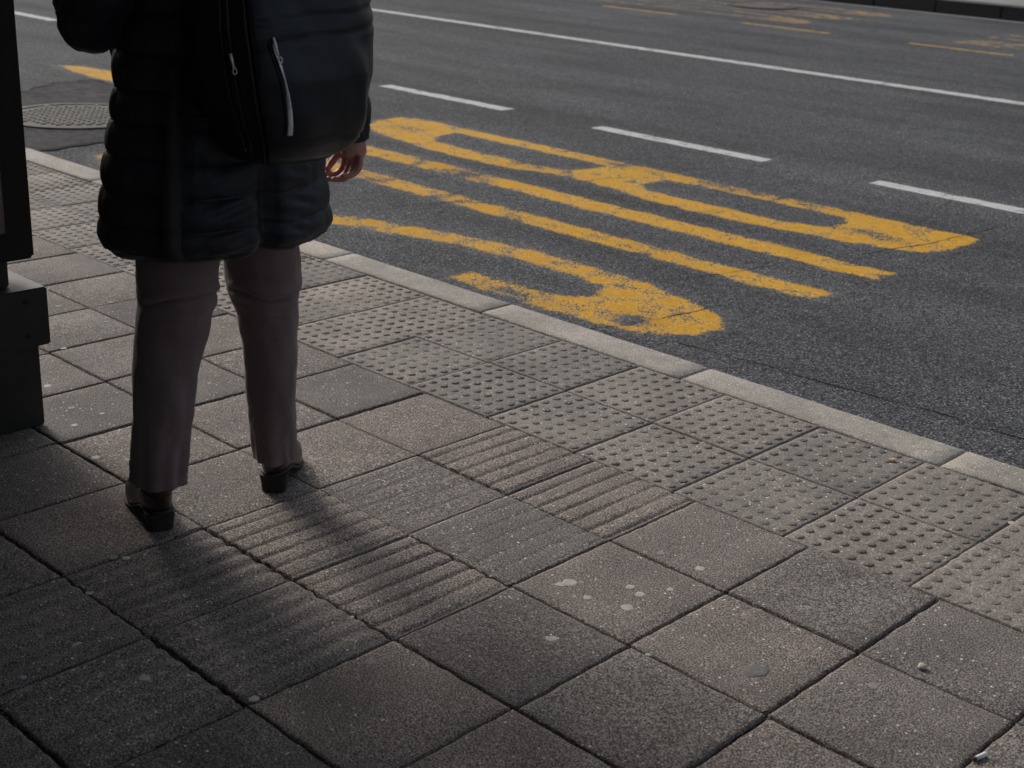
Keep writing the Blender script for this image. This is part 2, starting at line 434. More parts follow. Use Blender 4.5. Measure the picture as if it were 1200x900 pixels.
S_out = [(-2.17, 1.38), (-2.17, 1.21), (-1.7, 1.205), (-1.3, 1.23), (-1.1, 1.30), (-.98, 1.42), (-.97, 1.58), (-1.05, 1.70), (-1.3, 1.79), (-1.55, 1.855), (-2.2, 1.86), (-2.6, 1.81),
         (-3.1, 1.67), (-3.6, 1.50), (-4.0, 1.40), (-4.4, 1.38), (-4.66, 1.42), (-4.74, 1.54), (-4.66, 1.64), (-4.4, 1.68), (-4.1, 1.69), (-4.1, 1.86), (-4.7, 1.87), (-5.05, 1.82),
         (-5.27, 1.70), (-5.33, 1.54), (-5.26, 1.36), (-5.0, 1.24), (-4.6, 1.19), (-4.1, 1.19), (-3.6, 1.26), (-3.1, 1.44), (-2.6, 1.62), (-2.2, 1.675), (-1.85, 1.675),
         (-1.66, 1.63), (-1.585, 1.53), (-1.66, 1.42), (-1.85, 1.39)]
marking('road_marking', B_out, [B_h1, B_h2], M_yel, 'worn yellow letter B on the asphalt, farthest from the kerb',
        wear=[(-2.55, 3.8, .28, .10, .34), (-1.95, 3.8, .25, .08, .2), (-3.3, 3.78, .25, .1, .22), (-3.5, 3.25, .4, .12, .12), (-1.45, 3.45, .3, .08, .18), (-5.0, 3.5, .16, .1, .2), (-2.2, 3.505, .02, .5, .2)], base=.92)
marking('road_marking', U_out, [], M_yel, 'worn yellow letter U on the asphalt between the B and the S',
        wear=[(-3.68, 2.78, .16, .2, .42), (-3.0, 2.3, .5, .15, .08), (-3.95, 2.3, .25, .15, .2), (-3.32, 2.25, .05, .2, .5), (-1.9, 2.28, .3, .15, .08), (-4.0, 2.78, .5, .2, .08)], base=.92)
marking('road_marking', S_out, [], M_yel, 'worn yellow letter S on the asphalt nearest the kerb',
        wear=[(-1.72, 1.26, .25, .1, .18), (-1.27, 1.38, .10, .07, .55), (-3.3, 1.5, .6, .4, .10), (-2.0, 1.25, .2, .06, .12)], feather=.08, base=.89)
for U0 in (-13.3, -6.9):
    for nm, o_, h_ in (('B', B_out, [B_h1, B_h2]), ('U', U_out, []), ('S', S_out, [])):
        marking('road_marking', o_, h_, M_yel, 'faded yellow lettering in the far lane', xf=lambda x, y, U0=U0: (U0 - x, 16.62 - y), step=.04, base=.66,
                wear=[(-2.8, 3, 1.6, 1.4, .25)])
def rect(u0, u1, v0, v1): return [(u0, v0), (u1, v0), (u1, v1), (u0, v1)]
for k, (a, b) in enumerate(((-13.2, -11.75), (-10.95, -9.6), (-8.75, -7.40), (-6.545, -5.16), (-4.31, -2.88), (-2.13, -.70), (.1, 1.5), (2.3, 3.7))):
    marking('road_marking', rect(a, b, 4.585, 4.735), [], M_wht, 'white dash of the broken lane line', feather=.018, step=.02, base=.95)
marking('road_marking', rect(-40, 12, 8.61, 8.78), [], M_wht, 'continuous white line along the middle of the road', feather=.02, step=.05, base=.93)
for k in range(-9, 6):
    a = -8.38 + k * 2.31
    marking('road_marking', rect(a, a + 1.25, 12.08, 12.19), [], M_yel, 'thin yellow dash beyond the white line', feather=.02, step=.03, base=.86)
def crack(pts, w_=.004):
    P_ = densify(pts, .03, .012); P_ = P_[:len(P_) - max(1, int(math.hypot(pts[0][0] - pts[-1][0], pts[0][1] - pts[-1][1]) / .03))]
    V = []; F = []
    for i, (x, y) in enumerate(P_):
        a, b = P_[max(i - 1, 0)], P_[min(i + 1, len(P_) - 1)]; tx, ty = b[0] - a[0], b[1] - a[1]; L = math.hypot(tx, ty) or 1
        h = w_ / 2 * max(.15, 1 + 2.2 * fn(x * 8, y * 8, 2)); V += [(x - ty / L * h, y + tx / L * h, RZ + .0016), (x + ty / L * h, y - tx / L * h, RZ + .0016)]
    for i in range(len(P_) - 1): F.append((2 * i, 2 * i + 1, 2 * i + 3, 2 * i + 2))
    tag(mesh_obj('road_crack', V, F, M_crackd), 'thin dark crack in the asphalt', kind='structure')
def densify(pts, st=.05, amp=.018):
    r = []
    for (a, b), (c_, d) in zip(pts, pts[1:] + pts[:1]):
        L = math.hypot(c_ - a, d - b); n = max(1, int(L / st))
        for i in range(n):
            t = i / n; x, y = a + (c_ - a) * t, b + (d - b) * t
            r.append((x + amp * fn(x * 7, y * 7, 1) * 2, y + amp * fn(x * 7, y * 7, 8) * 2))
    return r
M_crackd = simple('bitumen seam', (.010, .010, .011), .95, spec=.1)
for c_ in ([(-1.25, 3.05), (-1.16, 3.5), (-1.1, 4.3)], [(-1.55, 1.9), (-1.4, 2.5), (-1.42, 3.0)], [(-2.28, 3.0), (-2.2, 3.5), (-2.2, 4.1)], [(-3.2, 3.0), (-3.05, 3.6), (-2.95, 4.2)],
           [(-3.9, 2.1), (-3.72, 2.6), (-3.66, 3.9)], [(-1.35, 1.0), (-1.22, 1.4), (-1.15, 1.9)], [(-1.0, 1.30), (.2, 1.40), (1.6, 1.36)], [(-3.3, 1.9), (-3.1, 2.5)], [(.1, 2.2), (.35, 2.6), (.3, 3.4), (.55, 4.2)]): crack(c_)
# stroke seen between the panel and the coat
marking('road_marking', [(-8.75, 3.02), (-8.6, 3.16), (-8.2, 3.24), (-7.2, 3.24), (-6.9, 3.16), (-6.9, 3.0), (-7.9, 2.92), (-8.3, 2.94)], [], M_yel, 'short yellow stroke painted up the road from the lettering', feather=.05, base=.9)

# ------------------------------------------------------------------ road patch and manhole
PC = (-6.47, 1.93)
N = NT('patch asphalt'); n = N.noise(90, 4, .7); n2 = N.noise(3, 4, .6)
c = N.ramp(n, [(.35, (.022, .022, .024)), (.65, (.085, .085, .090))]); c = N.mix(.7, c, N.ramp(n2, [(.3, .6), (.7, 1.3)]), 'MULTIPLY')
c = N.mix(.8, c, N.ramp(N.noise(14, 4, .7), [(.38, .45), (.62, 1.3)]), 'MULTIPLY')
M_patch = N.done(c, .95, N.bump(n, .8, .006), .1)
M_crackd = simple('bitumen seam', (.010, .010, .011), .95, spec=.1)
out = [(-5.55, 1.0), (-5.62, 1.6), (-5.78, 2.2), (-5.95, 2.75), (-6.5, 2.80), (-7.2, 2.82), (-7.85, 2.83), (-7.83, 2.55), (-7.5, 2.03), (-7.35, 1.5), (-7.3, 1.0)]
def densify(pts, st=.05, amp=.018):
    r = []
    for (a, b), (c_, d) in zip(pts, pts[1:] + pts[:1]):
        L = math.hypot(c_ - a, d - b); n = max(1, int(L / st))
        for i in range(n):
            t = i / n; x, y = a + (c_ - a) * t, b + (d - b) * t
            r.append((x + amp * fn(x * 7, y * 7, 1) * 2, y + amp * fn(x * 7, y * 7, 8) * 2))
    return r
od = densify(out)
tag(mesh_obj('road_patch', [(x, y, RZ + .0045) for x, y in od], [tuple(range(len(od)))], M_patch), 'darker asphalt patch around the manhole cover', kind='structure')
V = []; F = []; cxm = sum(p[0] for p in od) / len(od); cym = sum(p[1] for p in od) / len(od)
for i, (x, y) in enumerate(od):
    k = 1 + (.026 + .075 * abs(fn(x * 5, y * 5, 3))); V += [(x, y, RZ + .0062), (cxm + (x - cxm) * k, cym + (y - cym) * k, RZ + .0062)]
for i in range(len(od)): j = (i + 1) % len(od); F.append((2 * i, 2 * i + 1, 2 * j + 1, 2 * j))
tag(mesh_obj('patch_seam', V, F, M_crackd), 'black bitumen seam around the asphalt patch', kind='structure')
M_iron = simple('worn cast iron', (.020, .0195, .019), .8, 0, (120, .5, .002), (30, .6, 1.5))
M_stud = simple('concrete filled studs', (.20, .185, .165), .85, 0, (150, .6, .003), (25, .6, 1.3))
def manhole(x, y, r, label):
    root = link(bpy.data.objects.new('manhole_cover', None)); root.location = (x, y, RZ); tag(root, label, 'manhole cover')
    b = MB(); n = 56
    def ring(rr, z): return [(math.cos(2 * math.pi * j / n) * rr, math.sin(2 * math.pi * j / n) * rr, z) for j in range(n)]
    b.loft([ring(r + .07, .004), ring(r + .068, .014), ring(r + .012, .016), ring(r + .008, .006)], False, False); b.obj('frame', M_iron, root, False)
    b = MB(); b.loft([ring(r + .005, .007), ring(r, .011), ring(.01, .011)], False, True); b.obj('cover', M_iron, root, False)
    b = MB(); st = .056
    k = int(r / st) + 1
    for i in range(-k, k + 1):
        for j in range(-k, k + 1):
            X, Y = i * st + (st / 2 if j % 2 else 0), j * st
            if math.hypot(X, Y) > r - .035: continue
            s = .0215; a = .5 + random.uniform(-.05, .05)
            rr = lambda q, z: [(X + math.cos(a + t * math.pi / 2) * q, Y + math.sin(a + t * math.pi / 2) * q, z) for t in range(4)]
            b.loft([rr(s * 1.25, .0115), rr(s, .019)], False, True)
    b.obj('studs', M_stud, root, False)
manhole(PC[0], PC[1], .43, 'round studded manhole cover in the asphalt patch beside the kerb')
manhole(-9.7, 14.45, .42, 'dark round manhole cover among the far yellow lettering')

# ------------------------------------------------------------------ advertising light box at the left edge
M_case = simple('black powder coat', (.007, .007, .0075), .5, 0, (400, .15, .001), (5, .7, 1.3), .25)
M_ped = simple('grey painted steel', (.026, .027, .025), .6, 0, (300, .25, .001), (4, .6, 1.35), .3)
M_glass = simple('dark poster glass', (.008, .009, .010), .06, 0, None, (3, .6, 1.6), 1.0)
ad = link(bpy.data.objects.new('advertising_panel', None)); ad.location = (-1.53, -1.65, 0)
tag(ad, 'tall black advertising panel on a stepped grey pedestal at the left edge', 'advertising panel')
def adbox(name, u0, u1, v0, v1, z0, z1, m, bev=.004, par=ad):
    bm = bmesh.new(); box(bm, u0 + 1.53, u1 + 1.53, v0 + 1.65, v1 + 1.65, z0, z1, bev); return bm_obj(name, bm, m, par)
adbox('pedestal_foot', -1.66, -1.44, -2.30, -1.000, 0.002, .240, M_ped)
adbox('pedestal_step', -1.685, -1.418, -2.325, -.975, .241, .404, M_ped)
adbox('neck', -1.62, -1.47, -2.24, -1.055, .405, .478, M_ped)
case = adbox('display_case', -1.655, -1.445, -2.32, -.988, .479, 2.25, M_case, .008)
adbox('glass_pane', -1.4445, -1.4405, -2.25, -1.068, .56, 2.17, M_glass, .001)
adbox('glass_pane', -1.6595, -1.6555, -2.25, -1.068, .56, 2.17, M_glass, .001)

for v in (-1.04, -1.30):
    for z in (.275, .372):
        mb = MB(); mb.loft([[(.112 + dz, v + 1.65 + .006 * math.cos(a), z + .006 * math.sin(a)) for a in [2 * math.pi * j / 12 for j in range(12)]] for dz in (0, .003)]); mb.obj('bolt', M_case, ad, False)
# ------------------------------------------------------------------ unseen shelter and facade, added to shade the foreground
M_alu = simple('dark painted frame', (.03, .031, .032), .45, .2)
sh = link(bpy.data.objects.new('shade_shelter', None)); sh.location = (.5, -2.6, 0); tag(sh, 'unseen dark framed added shelter with a flat roof beside the advertising panel', 'added shelter')  # out of view; added so that its roof darkens the near pavement
def shbox(name, u0, u1, v0, v1, z0, z1, m, bev=.006):
    bm = bmesh.new(); box(bm, u0 - .5, u1 - .5, v0 + 2.6, v1 + 2.6, z0, z1, bev); return bm_obj(name, bm, m, sh)
shbox('roof', -1.75, 3.6, -3.45, -1.25, 2.36, 2.46, M_alu, .02)
for u in (-1.2, .7, 2.6): shbox('post', u - .04, u + .04, -3.40, -3.32, .002, 2.358, M_alu)
for u in (-1.155, .745): shbox('back_panel', u, u + 1.81, -3.368, -3.355, .25, 2.2, simple('grey shelter panel', (.05, .05, .05), .4))
M_wall = simple('plaster wall', (.20, .18, .16), .9, 0, (30, .4, .01), (.8, .8, 1.15)); M_win = simple('window glass', (.02, .024, .03), .08, 0, None, None, .8)
bd = link(bpy.data.objects.new('shade_facade', None)); bd.location = (0, -6.2, 0); tag(bd, 'plain plastered facade out of view, added behind the shelter to block sky light', 'shade_facade')  # unseen, added to cut the sky light coming from behind
bm = bmesh.new()
xs_ = [-14 + 2.8 * i for i in range(9)]
for i, x in enumerate(xs_): box(bm, x, x + 1.3, -3, 0, 0, 13)
for k, z in enumerate((0, 3.0, 6.4, 9.8)):
    for i, x in enumerate(xs_[:-1]):
        box(bm, x + 1.3, x + 2.8, -3, -.003, z if k else 0, z + (.9 if k else .5)); box(bm, x + 1.3, x + 2.8, -3, -.003, z + 2.5, z + (3.4 if k else 3.0) if k < 3 else 13)
bm_obj('wall', bm, M_wall, bd)
for k, z in enumerate((.5, 3.9, 7.3, 10.7)):
    for x in xs_[:-1]:
        bm = bmesh.new(); box(bm, x + 1.3, x + 2.8, -.22, -.18, z, z + (2.0 if k == 0 else 1.6)); bm_obj('window', bm, M_win, bd)

# ------------------------------------------------------------------ the person (local: X right, Y forward, Z up)
PO = Vector((-.675, -.965, 0)); PROT = math.pi / 2
M_skin = simple('skin', (.44, .225, .185), .5, 0, (180, .25, .0015), (60, .82, 1.15))
M_skin.node_tree.nodes['Principled BSDF'].inputs['Subsurface Weight'].default_value = .08
def skin_body():
    V = []; E = []; Rr = []
    def add(p, r, par=None):
        V.append(p); Rr.append(r)
        if par is not None: E.append((par, len(V) - 1))
        return len(V) - 1
    c = .03
    pel = add((c, 0, .95), (.13, .10)); ab = add((c, .01, 1.06), (.12, .095), pel); ch = add((c, .015, 1.22), (.135, .10), ab)
    ub = add((c, .0, 1.34), (.125, .085), ch); nk = add((c, .005, 1.43), (.05, .05), ub); hb = add((c, .025, 1.50), (.052, .055), nk)
    hm = add((c, .035, 1.575), (.070, .085), hb); ht = add((c, .025, 1.645), (.062, .078), hm)
    for s, hip, kn, an, toe in ((-1, (-.065, 0, .88), (-.088, .005, .53), (-.135, .028, .10), (-.10, .15, .035)),
                                (1, (.13, 0, .88), (.160, .012, .53), (.200, .022, .10), (.27, .10, .035))):
        a = add(hip, (.092, .095), pel); b = add(tuple((Vector(hip) + Vector(kn)) / 2), (.076, .078), a); k = add(kn, (.056, .058), b)
        cf = add(tuple(Vector(kn) * .7 + Vector(an) * .3 + Vector((0, -.015, 0))), (.054, .056), k); n_ = add(an, (.030, .030), cf); add((toe[0] * .5 + an[0] * .5, toe[1] * .4, .06), (.022, .016), n_)
    # left arm, bent with the forearm raised forward
    sh = add((-.15, -.005, 1.375), (.062, .062), ub); el = add((-.222, .04, 1.18), (.043, .043), sh); wr = add((-.14, .22, 1.315), (.028, .024), el)
    pm = add((-.12, .265, 1.36), (.034, .018), wr)
    add((-.115, .285, 1.378), (.036, .016), pm)
    # right arm hanging
    sh2 = add((.21, -.005, 1.375), (.062, .062), ub); el2 = add((.335, -.085, 1.13), (.043, .043), sh2); wr2 = add((.376, -.080, .905), (.030, .027), el2)
    pm2 = add((.379, -.078, .872), (.020, .036), wr2); pm3 = add((.378, -.076, .838), (.017, .040), pm2)
    me = bpy.data.meshes.new('person'); me.from_pydata(V, E, []); ob = link(bpy.data.objects.new('person', me))
    md = ob.modifiers.new('skin', 'SKIN'); md.use_smooth_shade = True
    for i, r in enumerate(Rr): me.skin_vertices[0].data[i].radius = r
    me.skin_vertices[0].data[0].use_root = True
    ss = ob.modifiers.new('sub', 'SUBSURF'); ss.levels = 2; ss.render_levels = 2
    dg = bpy.context.evaluated_depsgraph_get(); ev = ob.evaluated_get(dg)
    bm = bmesh.new(); bm.from_mesh(ev.to_mesh()); ev.to_mesh_clear()
    bmesh.ops.holes_fill(bm, edges=bm.edges[:], sides=0); bmesh.ops.triangulate(bm, faces=[f for f in bm.faces if len(f.verts) > 4]); bmesh.ops.recalc_face_normals(bm, faces=bm.faces[:])
    # fingers: tapered tubes rooted inside the palms
    mb = MB()
    def finger(pts, r0, r1):
        P_ = [Vector(p) for p in pts]; out = []; rr = []
        for i in range(len(P_) - 1):
            for t in (0, .25, .5, .75): out.append(P_[i].lerp(P_[i + 1], t)); rr.append(0)
        out.append(P_[-1]); rr.append(0); n = len(out)
        for _ in range(3): out = [out[0]] + [(out[k - 1] + out[k] * 2 + out[k + 1]) / 4 for k in range(1, n - 1)] + [out[-1]]
        for i in range(n): rr[i] = r0 + (r1 - r0) * i / (n - 1) + (.0009 if i % 4 == 0 and 0 < i < n - 1 else 0)
        tip = (out[-1] - out[-2]).normalized() * r1
        out += [out[-1] + tip * .5, out[-1] + tip * .85]; rr += [r1 * .8, r1 * .35]
        mb.tube(out, rr, 10)
    K = Vector((.377, -.076, .843)); FP = []
    for i, L in enumerate((.92, 1.05, 1.0, .8)):
        p0 = K + Vector((0, (1.5 - i) * .0185, .012)); p1 = p0 + Vector((.002 - .004, (1.5 - i) * .001 + .004, -.042)) * L
        p2 = p1 + Vector((-.022 - .002 * i, .008, -.019)) * L; p3 = p2 + Vector((-.022, .010, .004)) * L
        finger([p0, p1, p2, p3], .0088, .0068); FP.append((p0, p1, p2, p3))
    W = Vector((.377, -.078, .888))
    finger([W + Vector((0, .014, -.012)), W + Vector((-.016, .036, -.034)), W + Vector((-.028, .046, -.056)), W + Vector((-.040, .048, -.072))], .0105, .0078)
    K = Vector((-.115, .28, 1.375))
    for i, L in enumerate((.92, 1.05, 1.0, .8)):
        p0 = K + Vector(((i - 1.5) * .018, -.01, 0)); p1 = p0 + Vector((.0, .034, .02)) * L; p2 = p1 + Vector((.002, .016, .024)) * L; p3 = p2 + Vector((.002, -.004, .022)) * L
        finger([p0, p1, p2, p3], .0088, .0068)
    finger([K + Vector((.02, -.04, -.004)), K + Vector((.042, -.01, .012)), K + Vector((.048, .016, .03))], .0105, .008)
    # nose, ears, brow and chin on the head
    def blob(cx_, cy_, cz_, rx, ry, rz):
        rings = []
        for i in range(1, 8):
            a = math.pi * i / 8
            rings.append([(cx_ + rx * math.sin(a) * math.cos(t), cy_ + ry * math.sin(a) * math.sin(t), cz_ - rz * math.cos(a)) for t in [2 * math.pi * q / 12 for q in range(12)]])
        mb.loft(rings)
    blob(c, .118, 1.565, .013, .018, .022); blob(c, .105, 1.525, .024, .018, .008); blob(c, .095, 1.495, .026, .022, .018)
    blob(c - .071, .03, 1.57, .010, .018, .030); blob(c + .071, .03, 1.57, .010, .018, .030)
    vs = [bm.verts.new(v) for v in mb.v]
    for f in mb.f:
        try: bm.faces.new([vs[i] for i in f])
        except ValueError: pass
    bmesh.ops.recalc_face_normals(bm, faces=bm.faces[:]); me2 = bpy.data.meshes.new('person'); bm.to_mesh(me2); bm.free()
    ob.modifiers.clear(); ob.data = me2; print('BODY', len(me2.vertices), [round(x, 2) for x in ob.dimensions])
    rm = ob.modifiers.new('r', 'REMESH'); rm.mode = 'VOXEL'; rm.voxel_size = .0032; rm.use_smooth_shade = True
    sm = ob.modifiers.new('s', 'SMOOTH'); sm.iterations = 3; sm.factor = .5
    dg = bpy.context.evaluated_depsgraph_get(); me3 = bpy.data.meshes.new_from_object(ob.evaluated_get(dg))
    ob.modifiers.clear(); ob.data = me3
    bm = bmesh.new(); bm.from_mesh(me3); seen = set(); isl = []
    for v in bm.verts:
        if v in seen: continue
        st = [v]; seen.add(v); comp = []
        while st:
            q = st.pop(); comp.append(q)
            for e in q.link_edges:
                o2 = e.other_vert(q)
                if o2 not in seen: seen.add(o2); st.append(o2)
        isl.append(comp)
    isl.sort(key=len); print('IB', [[round(float(x), 2) for x in i[0].co] for i in isl[:-1]]); print('ISLANDS', len(isl), [len(i) for i in isl[-4:]])
    bmesh.ops.delete(bm, geom=[v for c_ in isl[:-1] for v in c_], context='VERTS'); bm.to_mesh(me3); bm.free()
    if not me3.materials: me3.materials.append(M_skin)
    else: me3.materials[0] = M_skin
    ob.location = PO; ob.rotation_euler.z = PROT
    return ob, FP
person, FP = skin_body()
tag(person, 'person in a dark padded coat and brown trousers seen from behind, waiting by the kerb', 'person')

# silver rings
M_silver = simple('silver', (.6, .6, .62), .25, 1)
rg = MB(); p0, p1 = FP[2][0], FP[2][1]; ctr = p0.lerp(p1, .72); ax = (p1 - p0).normalized()
a = ax.orthogonal().normalized(); b_ = ax.cross(a)
for off in (-.0025, .0025):
    pts = [ctr + ax * off + (a * math.cos(t) + b_ * math.sin(t)) * .0102 for t in [2 * math.pi * i / 20 for i in range(21)]]
    rg.tube(pts, .0013, 6)
rg.obj('finger_ring', M_silver, person)
rg = MB(); rg.tube([ctr + Vector((.009, -.002, .006)), ctr + Vector((.013, -.003, 0)), ctr + Vector((.009, -.002, -.006))], [.002, .004, .002], 8); 

# hair
M_hair = simple('dark hair', (.025, .016, .011), .5, 0, (300, .6, .003), (80, .5, 1.6))
hb = MB(); rings = []
for i in range(0, 17):
    t = i / 16; a = math.pi * (.02 + .98 * t) ; z = 1.60 + .098 * math.cos(a) - (.07 * t if t > .5 else 0)
    r = math.sin(a) ** .8 + .02; rings.append([])
    for q in range(40):
        ph = 2 * math.pi * q / 40; f = max(0, math.sin(ph)); cut = 1 - .40 * f * (t > .38) - .08 * f
        nse = 1 + .03 * fn(q * .9, i * .15, 2)
        rings[-1].append((.03 + .092 * r * math.cos(ph) * nse, .012 + .108 * r * math.sin(ph) * cut * nse, z))
hb.loft(rings); hb.obj('hair', M_hair, person)
M_eye = simple('eye', (.5, .48, .45), .2)
for s in (-1, 1):
    e = MB(); rings = [[(.03 + s * .030 + .011 * math.sin(math.pi * i / 7) * math.cos(t), .107 - .0 + .010 * math.sin(math.pi * i / 7) * math.sin(t), 1.582 - .008 * math.cos(math.pi * i / 7)) for t in [2 * math.pi * q / 12 for q in range(12)]] for i in range(1, 7)]
    e.loft(rings); e.obj('eye', M_eye, person)

# trousers
def fabric(name, base, wscale=0, rough=.75, bumpd=.001, sheen=.1):
    N = NT(name); n = N.noise(700, 2); f = N.noise(6, 4, .6); s = N.noise(60, 3, .6, N.coord((1, 1, .25)))
    c = N.mix(.7, base, N.ramp(f, [(.3, .78), (.7, 1.2)]), 'MULTIPLY'); c = N.mix(.5, c, N.ramp(n, [(.3, .75), (.7, 1.2)]), 'MULTIPLY')
    N.b.inputs['Sheen Weight'].default_value = sheen
    return N.done(c, rough, N.bump(s, .3, .004, N.bump(n, .4, bumpd)), .3)
M_trou = fabric('brown twill', (.148, .110, .113), sheen=.2)
M_hem = fabric('brown twill hem', (.11, .082, .08), sheen=.2)
legL = [(-.133, .026, .112, .062), (-.133, .026, .120, .061), (-.130, .023, .162, .0625), (-.123, .019, .249, .066), (-.114, .012, .356, .072), (-.101, .004, .460, .080),
        (-.092, -.002, .521, .084), (-.083, -.008, .556, .0875), (-.083, -.008, .582, .089), (-.080, -.011, .642, .090), (-.06, -.005, .78, .098), (-.03, 0, .90, .105)]
legR = [(.204, .021, .080, .052), (.202, .020, .092, .0520), (.194, .017, .168, .058), (.187, .009, .286, .063), (.178, .002, .402, .067), (.171, -.001, .481, .072),
        (.164, .001, .514, .079), (.160, -.001, .54, .085), (.158, -.002, .569, .089), (.155, -.005, .616, .0885), (.12, -.003, .78, .098), (.09, 0, .90, .105)]
tr = MB()
def leg_loft(T_, side, knee):
    T_ = sorted(T_, key=lambda r: r[2]); zs = [r[2] for r in T_]; z0, z1 = zs[0], zs[-1]; rings = []; n = 64; m = 210
    for i in range(m + 1):
        z = z0 + (z1 - z0) * i / m
        x, y, r = (float(np.interp(z, zs, [q[k] for q in T_])) for k in (0, 1, 3))
        ring = []
        for j in range(n):
            a = 2 * math.pi * j / n; dx, dy = math.cos(a), math.sin(a)
            rr = r * (1 + .04 * (dy < 0) * abs(dy))
            back = max(0, -dy * .8 - dx * .3 * 1 + .25)
            # creases behind the knee and soft bands above and below
            for zc, s, am in ((knee, .0050, .0130), (knee + .017, .011, -.0070), (knee - .016, .008, -.002), (knee - .034, .006, .0035), (knee - .060, .009, .0024), (knee + .045, .010, .0022), (knee - .12, .007, .0016), (knee - .19, .008, .0014)):
                zz = z - zc - .010 * math.sin(a * 2 + side) - .012 * fn(a * 1.1, zc * 30, side)
                rr -= am * math.exp(-(zz / s) ** 2) * min(1.0, max(0, back - .22) * 1.25)
            low = max(0, 1 - (z - z0) / .30)
            rr += .0072 * low * fn(dx * 2.2, dy * 2.2, z * 2.5 + side * 5) * 2
            rr += .0048 * fn(dx * 1.5, dy * 1.5, z * 9 + side * 3) + .0030 * fn(dx * 2.5 + z * 6, dy * 2.5, z * 16 + side)
            rr += .0014 * fn(dx * 3 , dy * 3, z * 45 + side) * (.4 + low)
            if abs(z - (z0 + .026)) < .0022: rr -= .0012
            ring.append((x + dx * rr, y + dy * rr * 1.04, z + (.006 * -dy * 0)))
        rings.append(ring)
    # hem turned inside
    inner = [[(T_[0][0] + (p[0] - T_[0][0]) * .95, T_[0][1] + (p[1] - T_[0][1]) * .95, p[2] + dz) for p in rings[0]] for dz in (.05, .001)]
    tr.loft([inner[0], inner[1]] + rings, False, True)
leg_loft(legL, -1, .578); leg_loft(legR, 1, .540)
rings = []
for i in range(12):
    t = i / 11; z = .84 + .2 * t; rings.append([(.03 + .185 * math.cos(a) * (1 - .1 * t), .13 * math.sin(a), z) for a in [2 * math.pi * j / 40 for j in range(40)]])
tr.loft(rings)
tr.obj('trousers', M_trou, person)

# shoes
N = NT('burgundy leather'); n = N.noise(14, 4, .6); n2 = N.noise(160, 2)
M_leather = N.done(N.ramp(n, [(.3, (.013, .006, .006)), (.7, (.034, .012, .011))]), N.ramp(n, [(.3, .20), (.7, .36)]), N.bump(n2, .2, .001), .5)
M_sole = simple('dark heel stack', (.010, .009, .009), .7, 0, (90, .3, .001), (40, .7, 1.4))
def shoe(hx, hy, ang, label=None):
    e = link(bpy.data.objects.new('shoe', None)); e.parent = person; e.location = (hx, hy, 0); e.rotation_euler.z = ang; e.scale = (1.1, 1.06, 1.08)
    # local: y forward from the back of the heel
    def zb(y): return float(np.interp(y, [0, .05, .075, .105, .135, .17, .21, .25], [.050, .048, .043, .028, .012, .006, .008, .016]))
    def outline(y0, y1, wk, n=44):
        L = y1 - y0; pts = []
        for j in range(n):
            a = 2 * math.pi * j / n; t = .5 - .5 * math.cos(a)            # 0 at the back, 1 at the toe
            y = y0 + L * t
            prof = float(np.interp(y, [-.01, .0, .03, .08, .12, .17, .20, .23, .26], [.030, .032, .036, .034, .036, .043, .043, .036, .028]))
            x = prof * wk * math.copysign(abs(math.sin(a)) ** .62, math.sin(a))
            pts.append((x, y))
        return pts
    mb = MB(); rings = []
    for t, yb_, yf, wk in ((0, .001, .240, .97), (.06, -.003, .246, 1.03), (.16, -.006, .243, 1.05), (.28, -.0075, .225, 1.03), (.38, -.007, .190, .99), (.48, -.005, .155, .95), (.60, -.001, .125, .92), (.75, .003, .104, .90), (.9, .006, .094, .90), (1, .007, .092, .90)):
        rings.append([(x, y, zb(y) * (1 - t) + .165 * t) for x, y in outline(yb_, yf, wk)])
    mb.loft(rings); mb.obj('upper', M_leather, e)
    mb = MB(); mb.loft([[(x, y, zb(y) - .006) for x, y in outline(-.002, .247, 1.02)], [(x, y, zb(y) - .0055) for x, y in outline(-.006, .250, 1.08)], [(x, y, zb(y) + .001) for x, y in outline(-.006, .250, 1.08)], [(x, y, zb(y) + .002) for x, y in outline(-.002, .245, 1.0)]])
    mb.obj('sole', M_sole, e)
    mb = MB(); rings = []
    for (z, k) in ((.001, .84), (.004, .86), (.0215, .91), (.0225, .89), (.0235, .915), (.0445, 1.0)):
        rings.append([(.0325 * k * math.copysign(abs(math.cos(a)) ** .6, math.cos(a)), .029 + .030 * k * math.copysign(abs(math.sin(a)) ** .6, math.sin(a)), z) for a in [2 * math.pi * j / 32 for j in range(32)]])
    mb.loft(rings); mb.obj('heel', M_sole, e, False)
    mb = MB(); mb.tube([(0, .002 - .009 * math.sin(math.pi * min(1, i / 5.5)) , .054 + .011 * i) for i in range(9)], .0012, 6); mb.obj('seam', M_leather, e)
    mb = MB(); mb.tube([(x, y, .088 + .0 * x) for x, y in outline(-.0085, .20, 1.035)[-9:] + outline(-.0085, .20, 1.035)[:10]], .0010, 6); mb.obj('seam', M_leather, e)
shoe(-.158, -.022, R_(-19)); shoe(.168, -.012, R_(-47))

